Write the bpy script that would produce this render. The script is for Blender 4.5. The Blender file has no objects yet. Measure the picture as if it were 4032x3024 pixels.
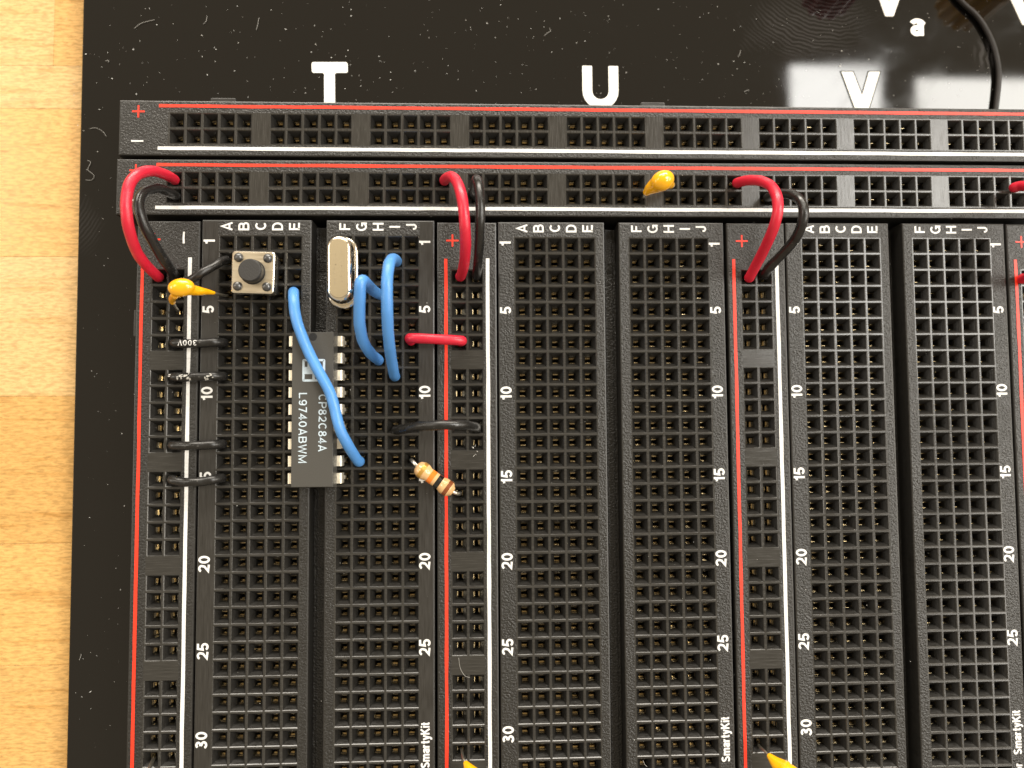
import bpy, bmesh, math, random
from mathutils import Vector, Matrix, noise as mnoise

# ------------------------------------------------------------------ scene, camera, light (1 unit = 1 cm)
S = bpy.context.scene
C = S.collection
random.seed(11)
cam_d = bpy.data.cameras.new('camera'); cam = bpy.data.objects.new('camera', cam_d); C.objects.link(cam)
cam.location = (3.8881, -2.7848, 11.2624); cam.rotation_euler = (0.0552, -0.0383, -0.0067)
cam_d.sensor_width = 36; cam_d.lens = 26.0; cam_d.clip_start = 0.1; cam_d.clip_end = 2000
cam_d.dof.use_dof = True; cam_d.dof.focus_distance = 11.1; cam_d.dof.aperture_fstop = 0.16
S.camera = cam
S.render.resolution_x, S.render.resolution_y = 1024, 768
S.view_settings.view_transform = 'Standard'; S.view_settings.look = 'None'
S.view_settings.exposure = 0.0; S.view_settings.gamma = 1.0

W = bpy.data.worlds.new("World"); S.world = W; W.use_nodes = True
bg = W.node_tree.nodes['Background']
bg.inputs[0].default_value = (1.0, 0.82, 0.58, 1); bg.inputs[1].default_value = 0.56   # the dim warm room around the desk

CX, CY, CZ = 3.89, -2.78, 11.26
def panel(name, tx0, tx1, ty0, ty1, h, rad, col):
    """rectangular ceiling light: tx, ty are the slopes at which the desk sees its edges"""
    d = bpy.data.lights.new(name, 'AREA'); d.shape = 'RECTANGLE'
    sx, sy = (tx1-tx0)*h, (ty1-ty0)*h
    d.size, d.size_y = sx, sy; d.color = col
    d.energy = rad*math.pi*sx*sy
    o = bpy.data.objects.new(name, d); C.objects.link(o)
    k = h+13.1; o.location = (CX+(tx0+tx1)/2*k, CY+(ty0+ty1)/2*k, h)
    return o
panel('ceiling_panel_light', 0.428, 0.568, 0.04, 0.520, 170, 19.0, (1, .98, .93))
panel('ceiling_panel_light', 0.598, 1.05, 0.04, 0.503, 170, 17.0, (1, .97, .90))
panel('ceiling_panel_light', -1.10, -0.67, 0.18, 0.56, 170, 10.5, (1, .93, .82))
panel('ceiling_panel_light', 0.66, 1.10, -0.46, -0.08, 170, 13.0, (1, .95, .87))
panel('ceiling_panel_light', -0.25, 0.20, 0.80, 1.10, 170, 12.0, (1, .94, .84))
panel('ceiling_panel_light', -1.3, 1.3, 1.60, 3.10, 170, 24.0, (1, .93, .82))
panel('ceiling_panel_light', 1.70, 2.90, -.60, 0.70, 170, 11.0, (1, .93, .82))
panel('ceiling_panel_light', -2.9, -1.9, -.40, 0.60, 170, 9.0, (1, .93, .82))

# ------------------------------------------------------------------ helpers
P = 0.254
def obj(name, me_or_bm, mats, parent=None, loc=(0,0,0), rot=(0,0,0), kind=None, smooth=False):
    if isinstance(me_or_bm, bmesh.types.BMesh):
        me = bpy.data.meshes.new(name); me_or_bm.to_mesh(me); me_or_bm.free()
    else: me = me_or_bm
    if mats is not None and not me.materials:
        for m in (mats if isinstance(mats, (list, tuple)) else [mats]): me.materials.append(m)
    if smooth:
        for p in me.polygons: p.use_smooth = True
    o = bpy.data.objects.new(name, me); C.objects.link(o)
    o.location = loc; o.rotation_euler = rot
    if parent: o.parent = parent
    if kind: o['kind'] = kind
    return o
def thing(name, label, cat, loc=(0,0,0), rz=0, group=None):
    o = bpy.data.objects.new(name, None); C.objects.link(o); o.empty_display_size = .2
    o.location = loc; o.rotation_euler = (0,0,rz); tag(o, label, cat, group); return o
def tag(o, label, cat, group=None):
    o['label'] = label; o['category'] = cat
    if group: o['group'] = group
    return o
def quad(bm, pts, mi=0):
    f = bm.faces.new([bm.verts.new(p) for p in pts]); f.material_index = mi; return f
def box(bm, x0, x1, y0, y1, z0, z1, mi=0, bev=0.0, taper=0.0):
    r = bmesh.ops.create_cube(bm, size=1)
    vs = r['verts']
    for v in vs:
        t = taper if v.co.z > 0 else 0
        v.co = Vector(((x0+x1)/2+v.co.x*(x1-x0-2*t), (y0+y1)/2+v.co.y*(y1-y0-2*t), (z0+z1)/2+v.co.z*(z1-z0)))
    fs = {f for v in vs for f in v.link_faces}
    for f in fs: f.material_index = mi
    if bev > 0:
        es = {e for f in fs for e in f.edges}
        bmesh.ops.bevel(bm, geom=list(es), offset=bev, segments=2, profile=.6, affect='EDGES', clamp_overlap=True)
def catmull(pts, n=10):
    pts = [Vector(p) for p in pts]
    P_ = [pts[0]*2-pts[1]] + pts + [pts[-1]*2-pts[-2]]
    out = []
    for i in range(1, len(P_)-2):
        p0, p1, p2, p3 = P_[i-1:i+3]
        for k in range(n):
            t = k/n
            out.append(0.5*((2*p1)+(p2-p0)*t+(2*p0-5*p1+4*p2-p3)*t*t+(3*p1-p0-3*p2+p3)*t**3))
    out.append(pts[-1]); return out
def tube(bm, pts, rad, seg=14, mi=0, cap=True, wob=0.0):
    rings = []; n = len(pts); up = Vector((0,0,1)); prev = None
    for i, p in enumerate(pts):
        t = (pts[min(i+1,n-1)]-pts[max(i-1,0)]).normalized()
        if prev is None:
            a = t.cross(up);  a = a if a.length > 1e-3 else t.cross(Vector((0,1,0)))
        else: a = prev - t*prev.dot(t)
        a.normalize(); prev = a; b = t.cross(a)
        r = rad(i/(n-1)) if callable(rad) else rad
        ring = []
        for k in range(seg):
            an = 2*math.pi*k/seg
            d = a*math.cos(an)+b*math.sin(an)
            rr = r*(1+wob*mnoise.noise((p+d*r)*7)) if wob else r
            ring.append(bm.verts.new(p+d*rr))
        rings.append(ring)
    for i in range(n-1):
        for k in range(seg):
            f = bm.faces.new((rings[i][k], rings[i][(k+1)%seg], rings[i+1][(k+1)%seg], rings[i+1][k])); f.material_index = mi; f.smooth = True
    if cap:
        f = bm.faces.new(rings[0][::-1]); f.material_index = mi
        f = bm.faces.new(rings[-1]); f.material_index = mi
    return rings
def lathe(bm, prof, seg=32, mi=0, c=(0,0,0), sx=1, sy=1):
    """prof: (radius, z) from bottom to top; closed with caps"""
    rings = []
    for r, z in prof:
        rings.append([bm.verts.new((c[0]+sx*r*math.cos(2*math.pi*k/seg), c[1]+sy*r*math.sin(2*math.pi*k/seg), c[2]+z)) for k in range(seg)])
    for i in range(len(prof)-1):
        for k in range(seg):
            f = bm.faces.new((rings[i][k], rings[i][(k+1)%seg], rings[i+1][(k+1)%seg], rings[i+1][k])); f.material_index = mi; f.smooth = True
    bm.faces.new(rings[0][::-1]).material_index = mi; bm.faces.new(rings[-1]).material_index = mi
def stadium(r, half, seg=12):
    pts = []
    for k in range(seg+1):
        a = math.pi*k/seg; pts.append((r*math.cos(a), half+r*math.sin(a)))
    for k in range(seg+1):
        a = math.pi+math.pi*k/seg; pts.append((r*math.cos(a), -half+r*math.sin(a)))
    return pts
def loft(bm, sections, mi=0, smooth=True):
    """sections: list of (2d outline, z); equal point counts"""
    rings = [[bm.verts.new((x, y, z)) for x, y in o] for o, z in sections]
    n = len(rings[0])
    for a, b in zip(rings, rings[1:]):
        for k in range(n):
            f = bm.faces.new((a[k], a[(k+1)%n], b[(k+1)%n], b[k])); f.smooth = smooth; f.material_index = mi
    bm.faces.new(rings[0][::-1]).material_index = mi; bm.faces.new(rings[-1]).material_index = mi
_tc = {}
def _arc(cx, cy, rx, ry, a0, a1, n=10):
    return [(cx+rx*math.cos(math.radians(a0+(a1-a0)*k/n)), cy+ry*math.sin(math.radians(a0+(a1-a0)*k/n))) for k in range(n+1)]
def glyph(ch, t):
    """stroke skeletons of the board's sans lettering, cap height 1; returns strokes, width"""
    h = t/2; u = 1-h
    if ch == 'A': return [[(h*.8, 0), (.39, u+h*.4), (.78-h*.8, 0)], [(.17, .27), (.61, .27)]], .78
    if ch == 'B': return [[(h, 0), (h, 1)], [(h, u), (.42, u)]+_arc(.42, (u+.53)/2, .20, (u-.53)/2, 90, -90)[1:]+[(h, .53)], [(.44, .53)]+_arc(.44, (.53+h)/2, .23, (.53-h)/2, 90, -90)[1:]+[(h, h)]], .72
    if ch == 'C': return [_arc(.40, .5, .40-h, .5-h, 48, 312, 20)], .76
    if ch == 'D': return [[(h, 0), (h, 1)], [(h, u), (.34, u)]+_arc(.34, .5, .40-h, .5-h, 90, -90, 16)[1:]+[(h, h)]], .74
    if ch == 'E': return [[(h, 0), (h, 1)], [(h, u), (.66, u)], [(h, .52), (.61, .52)], [(h, h), (.68, h)]], .68
    if ch == 'F': return [[(h, 0), (h, 1)], [(h, u), (.64, u)], [(h, .51), (.57, .51)]], .64
    if ch == 'G': return [_arc(.41, .5, .41-h, .5-h, 45, 330, 20)+[(.79-h, .44), (.44, .44)], [(.79-h, .45), (.79-h, 0)]], .80
    if ch == 'H': return [[(h, 0), (h, 1)], [(.74-h, 0), (.74-h, 1)], [(h, .52), (.74-h, .52)]], .74
    if ch == 'I': return [[(h, 0), (h, 1)]], t
    if ch == 'J': return [[(.56-h, 1), (.56-h, .30)]+_arc(.28, .30, .28-h, .30-h, 0, -180, 12)[1:]+[(h, .36)]], .56
    if ch == 'K': return [[(h, 0), (h, 1)], [(h, .38), (.70-h*.6, 1)], [(.28, .56), (.74-h*.6, 0)]], .76
    if ch == 'L': return [[(h, 1), (h, h), (.62, h)]], .62
    if ch == 'M': return [[(h, 0), (h, u), (.45, .12), (.90-h, u), (.90-h, 0)]], .90
    if ch == 'P': return [[(h, 0), (h, 1)], [(h, u), (.40, u)]+_arc(.40, (u+.44)/2, .27, (u-.44)/2, 90, -90)[1:]+[(h, .44)]], .70
    if ch == 'S': return [_arc(.36, .73, .34-h, .27-h, 25, 200, 12)+[(.30, .52), (.46, .47)]+_arc(.36, .27, .36-h, .27-h, 30, -160, 12)], .72
    if ch == 'T': return [[(0, u), (.7, u)], [(.35, u), (.35, 0)]], .7
    if ch == 'V': return [[(h*.8, 1), (.38, h*.6), (.76-h*.8, 1)]], .76
    if ch == 'W': return [[(h*.8, 1), (.28, h*.6), (.53, .92), (.78, h*.6), (1.06-h*.8, 1)]], 1.06
    if ch == 'Y': return [[(h, 1), (.36, .45), (.72-h, 1)], [(.36, .45), (.36, 0)]], .72
    if ch == '0': return [_arc(.33, .5, .33-h, .5-h, 90, 450, 24)], .66
    if ch == '1': return [[(.30, 0), (.30, 1), ], [(.30-h*.2, .84), (.20, .745), (.03, .71)]], .42
    if ch == '2': return [_arc(.33, .70, .32-h, .30-h, 165, -20, 12)+[(.50, .46), (h+.02, h+.05), (.66, h)]], .66
    if ch == '3': return [_arc(.32, .745, .28-h*.9, .255-h, 160, -90, 12)+[(.26, .535)], [(.26, .535)]+_arc(.32, .275, .33-h, .275-h*.9, 85, -165, 14)], .66
    if ch == '4': return [[(.46, 0), (.46, u), (h*.6, .28), (.68, .28)]], .68
    if ch == '5': return [[(.60, u), (.17, u), (.10, .50)]+_arc(.32, .325, .33-h, .325-h, 125, -155, 14)], .66
    if ch == '7': return [[(.02, u), (.63-h, u), (.40, .5), (.24, 0)]], .64
    if ch == '8': return [_arc(.33, .745, .28-h*.9, .255-h*.9, 90, 450, 16), _arc(.33, .28, .33-h, .28-h*.9, 90, 450, 18)], .66
    if ch == '9': return [_arc(.33, .66, .32-h, .34-h, 0, 360, 18), [(.65-h, .64), (.63-h, .40)]+_arc(.33, .32, .31-h, .32-h, 0, -150, 10)], .66
    x = .73
    if ch == 'a': return [_arc(.30, x-.25, .27-h*.4, .25-h, 165, 20, 8)+[(.56-h, x-.28), (.56-h, 0)], _arc(.27, .215, .27-h, .215-h*.8, 60, 330, 14)+[(.56-h, .22)], [(.56-h, .43), (.30, .42)]], .58
    if ch == 'm': return [[(h, 0), (h, x)], [(h, .42)]+_arc(.29, x-.20, .17, .20-h, 160, 0, 8)+[(.46, 0)], [(.46, .42)]+_arc(.66, x-.20, .17, .20-h, 160, 0, 8)+[(.83, 0)]], .83+h
    if ch == 'r': return [[(h, 0), (h, x)], [(h, .38)]+_arc(.33, .42, .23, x-.42-h, 170, 85, 6)], .42
    if ch == 't': return [[(.16, .95), (.16, .20), (.20, h), (.34, h)], [(0, x-h), (.34, x-h)]], .36
    if ch == 'y': return [[(h*.7, x), (.29, .05)], [(.58-h*.7, x), (.27, -.10), (.18, -.20), (.04, -.20)]], .58
    if ch == 'i': return [[(h, 0), (h, x)], [(h, .84), (h, 1)]], t
    if ch == 'o': return [_arc(.30, x/2, .30-h, x/2-h, 90, 450, 18)], .60
    if ch == 'f': return [[(.14, 0), (.14, .78), (.19, u), (.34, u)], [(0, x-h), (.32, x-h)]], .34
    return [], .32
def text_mesh(s, size, t=.19, extrude=0.0, gap=.12, wscale=1.0):
    """flat lettering, size = cap height, centred on its own box"""
    key = (s, size, t, extrude, gap, wscale)
    if key in _tc: return _tc[key]
    bm = bmesh.new(); x0 = 0; lay = 0
    for ch in s:
        st, w = glyph(ch, t)
        for pts in st:
            closed = len(pts) > 8 and (Vector(pts[0])-Vector(pts[-1])).length < 1e-4
            P2 = [Vector((px*wscale, py)) for px, py in pts]; n = len(P2); prev = None; first = None
            for i, p in enumerate(P2):
                a = P2[i-1] if i > 0 else (P2[-2] if closed else None)
                b = P2[i+1] if i < n-1 else (P2[1] if closed else None)
                d0 = (p-a).normalized() if a is not None else (b-p).normalized(); d1 = (b-p).normalized() if b is not None else d0
                m_ = (d0+d1); m_ = m_.normalized() if m_.length > 1e-6 else d0
                nn = Vector((-m_.y, m_.x)); k_ = t/2/max(.45, m_.dot(d0))
                z = lay*.0007
                cur = (bm.verts.new(((p.x+nn.x*k_+x0)*size, (p.y+nn.y*k_)*size, z)), bm.verts.new(((p.x-nn.x*k_+x0)*size, (p.y-nn.y*k_)*size, z)))
                if prev: bm.faces.new((prev[0], prev[1], cur[1], cur[0]))
                prev = cur
            lay = (lay+1) % 3
        x0 += w*wscale+gap
    if extrude:
        g_ = bmesh.ops.extrude_face_region(bm, geom=list(bm.faces))
        for v in g_['geom']:
            if isinstance(v, bmesh.types.BMVert): v.co.z += extrude
    me = bpy.data.meshes.new('lettering'); bm.to_mesh(me); bm.free()
    xs = [v.co.x for v in me.vertices]; cx = (min(xs)+max(xs))/2
    for v in me.vertices: v.co.x -= cx; v.co.y -= size/2
    me['w'] = max(xs)-min(xs)
    _tc[key] = me; return me

# ------------------------------------------------------------------ materials
def mat(name, base, rough=.5, metal=0.0, **kw):
    m = bpy.data.materials.new(name); m.use_nodes = True
    b = m.node_tree.nodes['Principled BSDF']
    b.inputs['Base Color'].default_value = (*base, 1); b.inputs['Roughness'].default_value = rough; b.inputs['Metallic'].default_value = metal
    for k, v in kw.items(): b.inputs[k.replace('_', ' ')].default_value = v
    return m
def N(m, t, **kw):
    n = m.node_tree.nodes.new(t)
    for k, v in kw.items():
        if hasattr(n, k) and not k[0].isupper(): setattr(n, k, v)
        else: n.inputs[k].default_value = v
    return n
def L(m, a, b): m.node_tree.links.new(a, b)
def coords(m, scale=(1,1,1), rot=(0,0,0)):
    t = N(m, 'ShaderNodeTexCoord'); mp = N(m, 'ShaderNodeMapping')
    mp.inputs['Scale'].default_value = scale; mp.inputs['Rotation'].default_value = rot
    L(m, t.outputs['Object'], mp.inputs['Vector']); return mp.outputs['Vector']
def bsdf(m): return m.node_tree.nodes['Principled BSDF']
def bump(m, h, strength, dist=0.01, prev=None):
    b = N(m, 'ShaderNodeBump', Strength=strength, Distance=dist); L(m, h, b.inputs['Height'])
    if prev is not None: L(m, prev, b.inputs['Normal'])
    L(m, b.outputs[0], bsdf(m).inputs['Normal']); return b.outputs[0]
def ramp(m, src, stops):
    r = N(m, 'ShaderNodeValToRGB'); e = r.color_ramp.elements
    e[0].position, e[0].color = stops[0][0], (*stops[0][1], 1); e[1].position, e[1].color = stops[-1][0], (*stops[-1][1], 1)
    for p, c in stops[1:-1]:
        x = e.new(p); x.color = (*c, 1)
    L(m, src, r.inputs[0]); return r.outputs[0]
g = lambda v: (v, v, v)

def textured_plastic(name, base):
    m = mat(name, base, .42)
    v = coords(m)
    n1 = N(m, 'ShaderNodeTexNoise', Scale=30.0, Detail=2.0, Roughness=.6); L(m, v, n1.inputs['Vector'])
    n2 = N(m, 'ShaderNodeTexNoise', Scale=1.3, Detail=4.0); L(m, v, n2.inputs['Vector'])
    L(m, ramp(m, n2.outputs[0], [(.3, g(.28)), (.7, g(.42))]), bsdf(m).inputs['Roughness'])
    bump(m, n1.outputs[0], 1.0, .018)
    c = ramp(m, n1.outputs[0], [(.35, tuple(x*.85 for x in base)), (.75, tuple(x*1.5 for x in base))]); L(m, c, bsdf(m).inputs['Base Color'])
    return m
def brushed_plastic(name, base, along_y=False, rough=.34):
    m = mat(name, base, rough)
    v = coords(m, (3, 60, 10) if not along_y else (60, 3, 10))
    n1 = N(m, 'ShaderNodeTexNoise', Scale=1.0, Detail=3.0, Roughness=.6); L(m, v, n1.inputs['Vector'])
    L(m, ramp(m, n1.outputs[0], [(.3, g(rough-.07)), (.7, g(rough+.12))]), bsdf(m).inputs['Roughness'])
    L(m, ramp(m, n1.outputs[0], [(.3, base), (.75, tuple(x*1.9 for x in base))]), bsdf(m).inputs['Base Color'])
    bump(m, n1.outputs[0], .18, .006)
    return m
BL = (.0150, .0142, .0128)
M_tex = textured_plastic('textured_black_plastic', BL)
M_rib = brushed_plastic('smooth_black_rib', (.020,.019,.017), False, .19)
M_strip = brushed_plastic('worn_black_strip', (.015, .0138, .012), True, .38)
M_in = mat('funnel_plastic', (.0125, .0115, .010), .34)
_v = coords(M_in, (12, 12, 60)); _n = N(M_in, 'ShaderNodeTexNoise', Scale=1.0, Detail=3.0); L(M_in, _v, _n.inputs['Vector']); bump(M_in, _n.outputs[0], .25, .01)
L(M_in, ramp(M_in, _n.outputs[0], [(.3, g(.26)), (.7, g(.46))]), bsdf(M_in).inputs['Roughness'])
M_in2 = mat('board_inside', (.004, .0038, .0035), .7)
M_side = brushed_plastic('board_side_plastic', (.011, .0102, .009), False, .36)

M_brass = mat('contact_brass', (.74, .66, .50), .20, 1.0)
_v = coords(M_brass); _n = N(M_brass, 'ShaderNodeTexNoise', Scale=40.0, Detail=2.0); L(M_brass, _v, _n.inputs['Vector']); bump(M_brass, _n.outputs[0], .2, .004)

def ink(name, base, rough=.5):
    m = mat(name, base, rough)
    v = coords(m); n = N(m, 'ShaderNodeTexNoise', Scale=30.0, Detail=3.0); L(m, v, n.inputs['Vector'])
    L(m, ramp(m, n.outputs[0], [(.25, tuple(x*.82 for x in base)), (.55, base)]), bsdf(m).inputs['Base Color'])
    bump(m, n.outputs[0], .3, .006); return m
M_white = ink('white_ink', (.68, .68, .67)); M_red = ink('red_ink', (.80, .035, .012), .45)

def wire_mat(name, base, rough=.33, scuff=None, scuff_amt=.62):
    m = mat(name, base, rough); v = coords(m)
    n = N(m, 'ShaderNodeTexNoise', Scale=9.0, Detail=5.0, Roughness=.65); L(m, v, n.inputs['Vector'])
    L(m, ramp(m, n.outputs[0], [(.35, g(rough-.08)), (.7, g(rough+.14))]), bsdf(m).inputs['Roughness'])
    bump(m, n.outputs[0], .16, .01)
    n2 = N(m, 'ShaderNodeTexNoise', Scale=22.0, Detail=4.0, Roughness=.7); L(m, v, n2.inputs['Vector'])
    sc = scuff or tuple(min(1, x*1.35+.02) for x in base)
    L(m, ramp(m, n2.outputs[0], [(.45, base), (scuff_amt, base), (scuff_amt+.08, sc)]), bsdf(m).inputs['Base Color'])
    return m
M_wred = wire_mat('red_insulation', (.56, .012, .035), .36, (.66, .10, .14), .64)
M_wblue = wire_mat('blue_insulation', (.075, .25, .60), .37, (.14, .35, .74), .66)
M_wblack = wire_mat('black_insulation', (.010, .0095, .009), .30, (.10, .095, .09), .63)
M_tin = mat('tinned_lead', (.70, .67, .60), .28, 1.0)
M_lead_dull = mat('oxidised_lead', (.42, .39, .32), .38, 1.0)
def resin(name, base):
    m = mat(name, base, .16, 0, Coat_Weight=.5, Coat_Roughness=.08)
    v = coords(m); n = N(m, 'ShaderNodeTexNoise', Scale=6.0, Detail=3.0); L(m, v, n.inputs['Vector'])
    L(m, ramp(m, n.outputs[0], [(.3, tuple(x*.86 for x in base)), (.65, base)]), bsdf(m).inputs['Base Color']); bump(m, n.outputs[0], .2, .02)
    return m
M_cap = resin('yellow_resin', (.86, .42, .005))
M_res = resin('tan_lacquer', (.68, .42, .19))

# acrylic plate: near-black gloss with smears, fingerprints and fine scratches
M_acr = mat('black_acrylic', (.0035, .003, .0025), .05, IOR=1.55)
_v = coords(M_acr)
_n = N(M_acr, 'ShaderNodeTexNoise', Scale=.55, Detail=6.0, Roughness=.6, Distortion=.6); L(M_acr, _v, _n.inputs['Vector'])
_r = ramp(M_acr, _n.outputs[0], [(.42, g(.035)), (.60, g(.07)), (.76, g(.16))]); L(M_acr, _r, bsdf(M_acr).inputs['Roughness'])
# fingerprint: concentric ridges under a soft mask, a little film of grease
_t = N(M_acr, 'ShaderNodeTexCoord')
def film(cx, cy, rx, ry, wx, wy, scale, dist, amt):
    """a smudged fingertip: curved ridges (centre wx, wy) inside a ragged soft patch (centre cx, cy)"""
    mw = N(M_acr, 'ShaderNodeMapping'); mw.inputs['Location'].default_value = (-wx, -wy, 0); L(M_acr, _t.outputs['Object'], mw.inputs['Vector'])
    w = N(M_acr, 'ShaderNodeTexWave', wave_type='RINGS', rings_direction='Z', Scale=scale, Distortion=dist, Detail=2.0); w.inputs['Detail Scale'].default_value = .8
    L(M_acr, mw.outputs[0], w.inputs['Vector'])
    mp = N(M_acr, 'ShaderNodeMapping'); mp.inputs['Location'].default_value = (-cx/rx, -cy/ry, 0); mp.inputs['Scale'].default_value = (1/rx, 1/ry, 0); L(M_acr, _t.outputs['Object'], mp.inputs['Vector'])
    ln = N(M_acr, 'ShaderNodeVectorMath', operation='LENGTH'); L(M_acr, mp.outputs[0], ln.inputs[0])
    nz = N(M_acr, 'ShaderNodeTexNoise', Scale=2.2, Detail=3.0); L(M_acr, _v, nz.inputs['Vector'])
    ad = N(M_acr, 'ShaderNodeMath', operation='ADD'); L(M_acr, ln.outputs['Value'], ad.inputs[0]); L(M_acr, nz.outputs[0], ad.inputs[1])
    mr = N(M_acr, 'ShaderNodeMapRange'); mr.inputs['From Min'].default_value = 1.5; mr.inputs['From Max'].default_value = .85; mr.inputs['To Max'].default_value = amt; L(M_acr, ad.outputs[0], mr.inputs['Value'])
    m = N(M_acr, 'ShaderNodeMath', operation='MULTIPLY'); L(M_acr, mr.outputs[0], m.inputs[0]); L(M_acr, w.outputs['Fac'], m.inputs[1]); return m.outputs[0]
_p = (9.543, 4.008, -0.920)
_f1 = film(_p[0], _p[1], 1.35, .75, _p[0]+.45, _p[1]+1.5, 4.6, 6.0, .6)
_q = (-2.747, 0.502, -0.920)
_f2 = film(_q[0]+.1, _q[1], .42, .55, _q[0]-1.2, _q[1]+.9, 5.5, 3.0, .35)
_s = (12.624, 3.576, -0.920)
_f3 = film(_s[0], _s[1], .25, .35, _s[0]+1, _s[1], 3.0, 9.0, .9)
_a1 = N(M_acr, 'ShaderNodeMath', operation='ADD'); L(M_acr, _f1, _a1.inputs[0]); L(M_acr, _f2, _a1.inputs[1])
_a2 = N(M_acr, 'ShaderNodeMath', operation='ADD'); L(M_acr, _a1.outputs[0], _a2.inputs[0]); L(M_acr, _f3, _a2.inputs[1])
_c = ramp(M_acr, _a2.outputs[0], [(.05, (.0035,.003,.0025)), (.9, (.034,.032,.032))]); L(M_acr, _c, bsdf(M_acr).inputs['Base Color'])
# clouded smears
M_plate_edge = mat('sawn_acrylic_edge', (.010, .013, .010), .3)

M_label = ink('white_engraving_fill', (.86, .85, .80), .45)

def wood_mat(name, a, b, dark, off):
    m = mat(name, a, .34); v = coords(m, (.55, 9.0, 6.0))
    mp = N(m, 'ShaderNodeMapping'); mp.inputs['Location'].default_value = off; L(m, v, mp.inputs['Vector'])
    n = N(m, 'ShaderNodeTexNoise', Scale=.8, Detail=7.0, Roughness=.6, Distortion=.8); L(m, mp.outputs[0], n.inputs['Vector'])
    col = ramp(m, n.outputs[0], [(.30, b), (.48, a), (.60, a), (.78, b)])
    # ray flecks, a little lighter and more sideways
    v2 = coords(m, (7.0, 30.0, 5.0)); n2 = N(m, 'ShaderNodeTexNoise', Scale=1.0, Detail=3.0, Roughness=.6, Distortion=.5); L(m, v2, n2.inputs['Vector'])
    mx = N(m, 'ShaderNodeMix', data_type='RGBA', blend_type='MULTIPLY'); mx.inputs[0].default_value = 1.0
    L(m, col, mx.inputs[6]); L(m, ramp(m, n2.outputs[0], [(.35, g(.66)), (.58, g(1.0))]), mx.inputs[7])
    # rare dark mineral streaks
    v3 = coords(m, (1.1, 16.0, 5.0)); n3 = N(m, 'ShaderNodeTexNoise', Scale=.9, Detail=2.0, Distortion=.3); L(m, v3, n3.inputs['Vector'])
    mx2 = N(m, 'ShaderNodeMix', data_type='RGBA'); L(m, ramp(m, n3.outputs[0], [(.755, g(0)), (.80, g(.75))]), mx2.inputs[0])
    L(m, mx.outputs[2], mx2.inputs[6]); mx2.inputs[7].default_value = (*dark, 1)
    L(m, mx2.outputs[2], bsdf(m).inputs['Base Color'])
    bump(m, n2.outputs[0], .12, .012)
    L(m, ramp(m, n2.outputs[0], [(.3, g(.20)), (.7, g(.34))]), bsdf(m).inputs['Roughness'])
    return m

# ------------------------------------------------------------------ the table of maple strips
ZP = -0.92           # top of the black plate
ZT = ZP - 0.45       # table top
woods = [wood_mat('maple_wood', a, b, (.16, .055, .02), (i*3.7, i*5.1, i)) for i, (a, b) in enumerate([
    ((.66, .39, .13), (.50, .26, .07)), ((.67, .43, .18), (.54, .31, .10)), ((.60, .345, .11), (.46, .235, .06)), ((.63, .37, .125), (.49, .255, .068))])]
table = thing('table', 'pale maple butcher block table top under the black plate', 'table', (0, 0, ZT))
table['kind'] = 'structure'
y_edges = [11.0, 8.2, 5.6, 3.404, 2.649, 0.101, -2.257, -4.692, -6.668, -12.4, -15.0]
rw = random.Random(5)
for i in range(len(y_edges)-1):
    y1, y0 = y_edges[i], y_edges[i+1]
    joints = [-9.5, rw.uniform(-6.8, -4.6), 14.0]
    if i == 2: joints = [-9.5, -3.448, 14.0]
    for j in range(2):
        bm = bmesh.new()
        box(bm, joints[j]+.0015, joints[j+1]-.0015, y0+.0015, y1-.0015, -2.6, rw.uniform(-.003, 0), bev=.005)
        o = obj('wood_strip', bm, woods[(1, 3, 1, 3, 0, 1, 2, 0, 3, 2)[i] if j == 0 else (3, 1, 3, 1, 0, 1, 2, 0, 3, 2)[i]], table)

# ------------------------------------------------------------------ the black plate
plate = thing('acrylic_plate', 'glossy black plastic base plate that carries all the breadboards', 'base plate', (0, 0, ZP))
bm = bmesh.new()
p_tl = (-2.734, 5.622, -0.920); p_bl = (-2.678, -9.185, -0.920)
x_at = lambda y: p_bl[0] + (p_tl[0]-p_bl[0])*(y-p_bl[1])/(p_tl[1]-p_bl[1])
ytop, ybot = 8.6, -14.0
loft(bm, [([(x_at(ybot), ybot), (16, ybot), (16, ytop), (x_at(ytop), ytop)], -.45),
          ([(x_at(ybot), ybot), (16, ybot), (16, ytop), (x_at(ytop), ytop)], -.012),
          ([(x_at(ybot)+.012, ybot+.01), (15.99, ybot+.01), (15.99, ytop-.01), (x_at(ytop)+.012, ytop-.01)], 0)], smooth=False)
obj('plate_sheet', bm, M_acr, plate)

# engraved and filled letters on the plate, each a shallow raised solid
def rounded(poly, r=.03):
    bm = bmesh.new()
    f = bm.faces.new([bm.verts.new((x, y, 0)) for x, y in poly])
    if f.normal.z < 0 or True: bmesh.ops.recalc_face_normals(bm, faces=bm.faces)
    bmesh.ops.bevel(bm, geom=list(bm.verts), offset=r, segments=4, profile=.5, affect='VERTICES', clamp_overlap=True)
    ex = bmesh.ops.extrude_face_region(bm, geom=list(bm.faces))
    for v in ex['geom']:
        if isinstance(v, bmesh.types.BMVert): v.co.z += .014
    bmesh.ops.recalc_face_normals(bm, faces=bm.faces)
    bmesh.ops.triangulate(bm, faces=[f for f in bm.faces if len(f.verts) > 4], ngon_method='EAR_CLIP')
    return bm
def pl(pts): return [(x, y) for x, y, z in pts]
obj('plate_letter', rounded(pl([(1.039, 3.291, -0.920), (1.638, 3.298, -0.920), (1.643, 3.115, -0.920), (1.428, 3.112, -0.920), (1.437, 2.452, -0.920), (1.256, 2.450, -0.920), (1.251, 3.110, -0.920), (1.049, 3.108, -0.920)]), .035), M_label, plate, (0,0,.0))['label'] = 'white letter T'
ub = []
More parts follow.
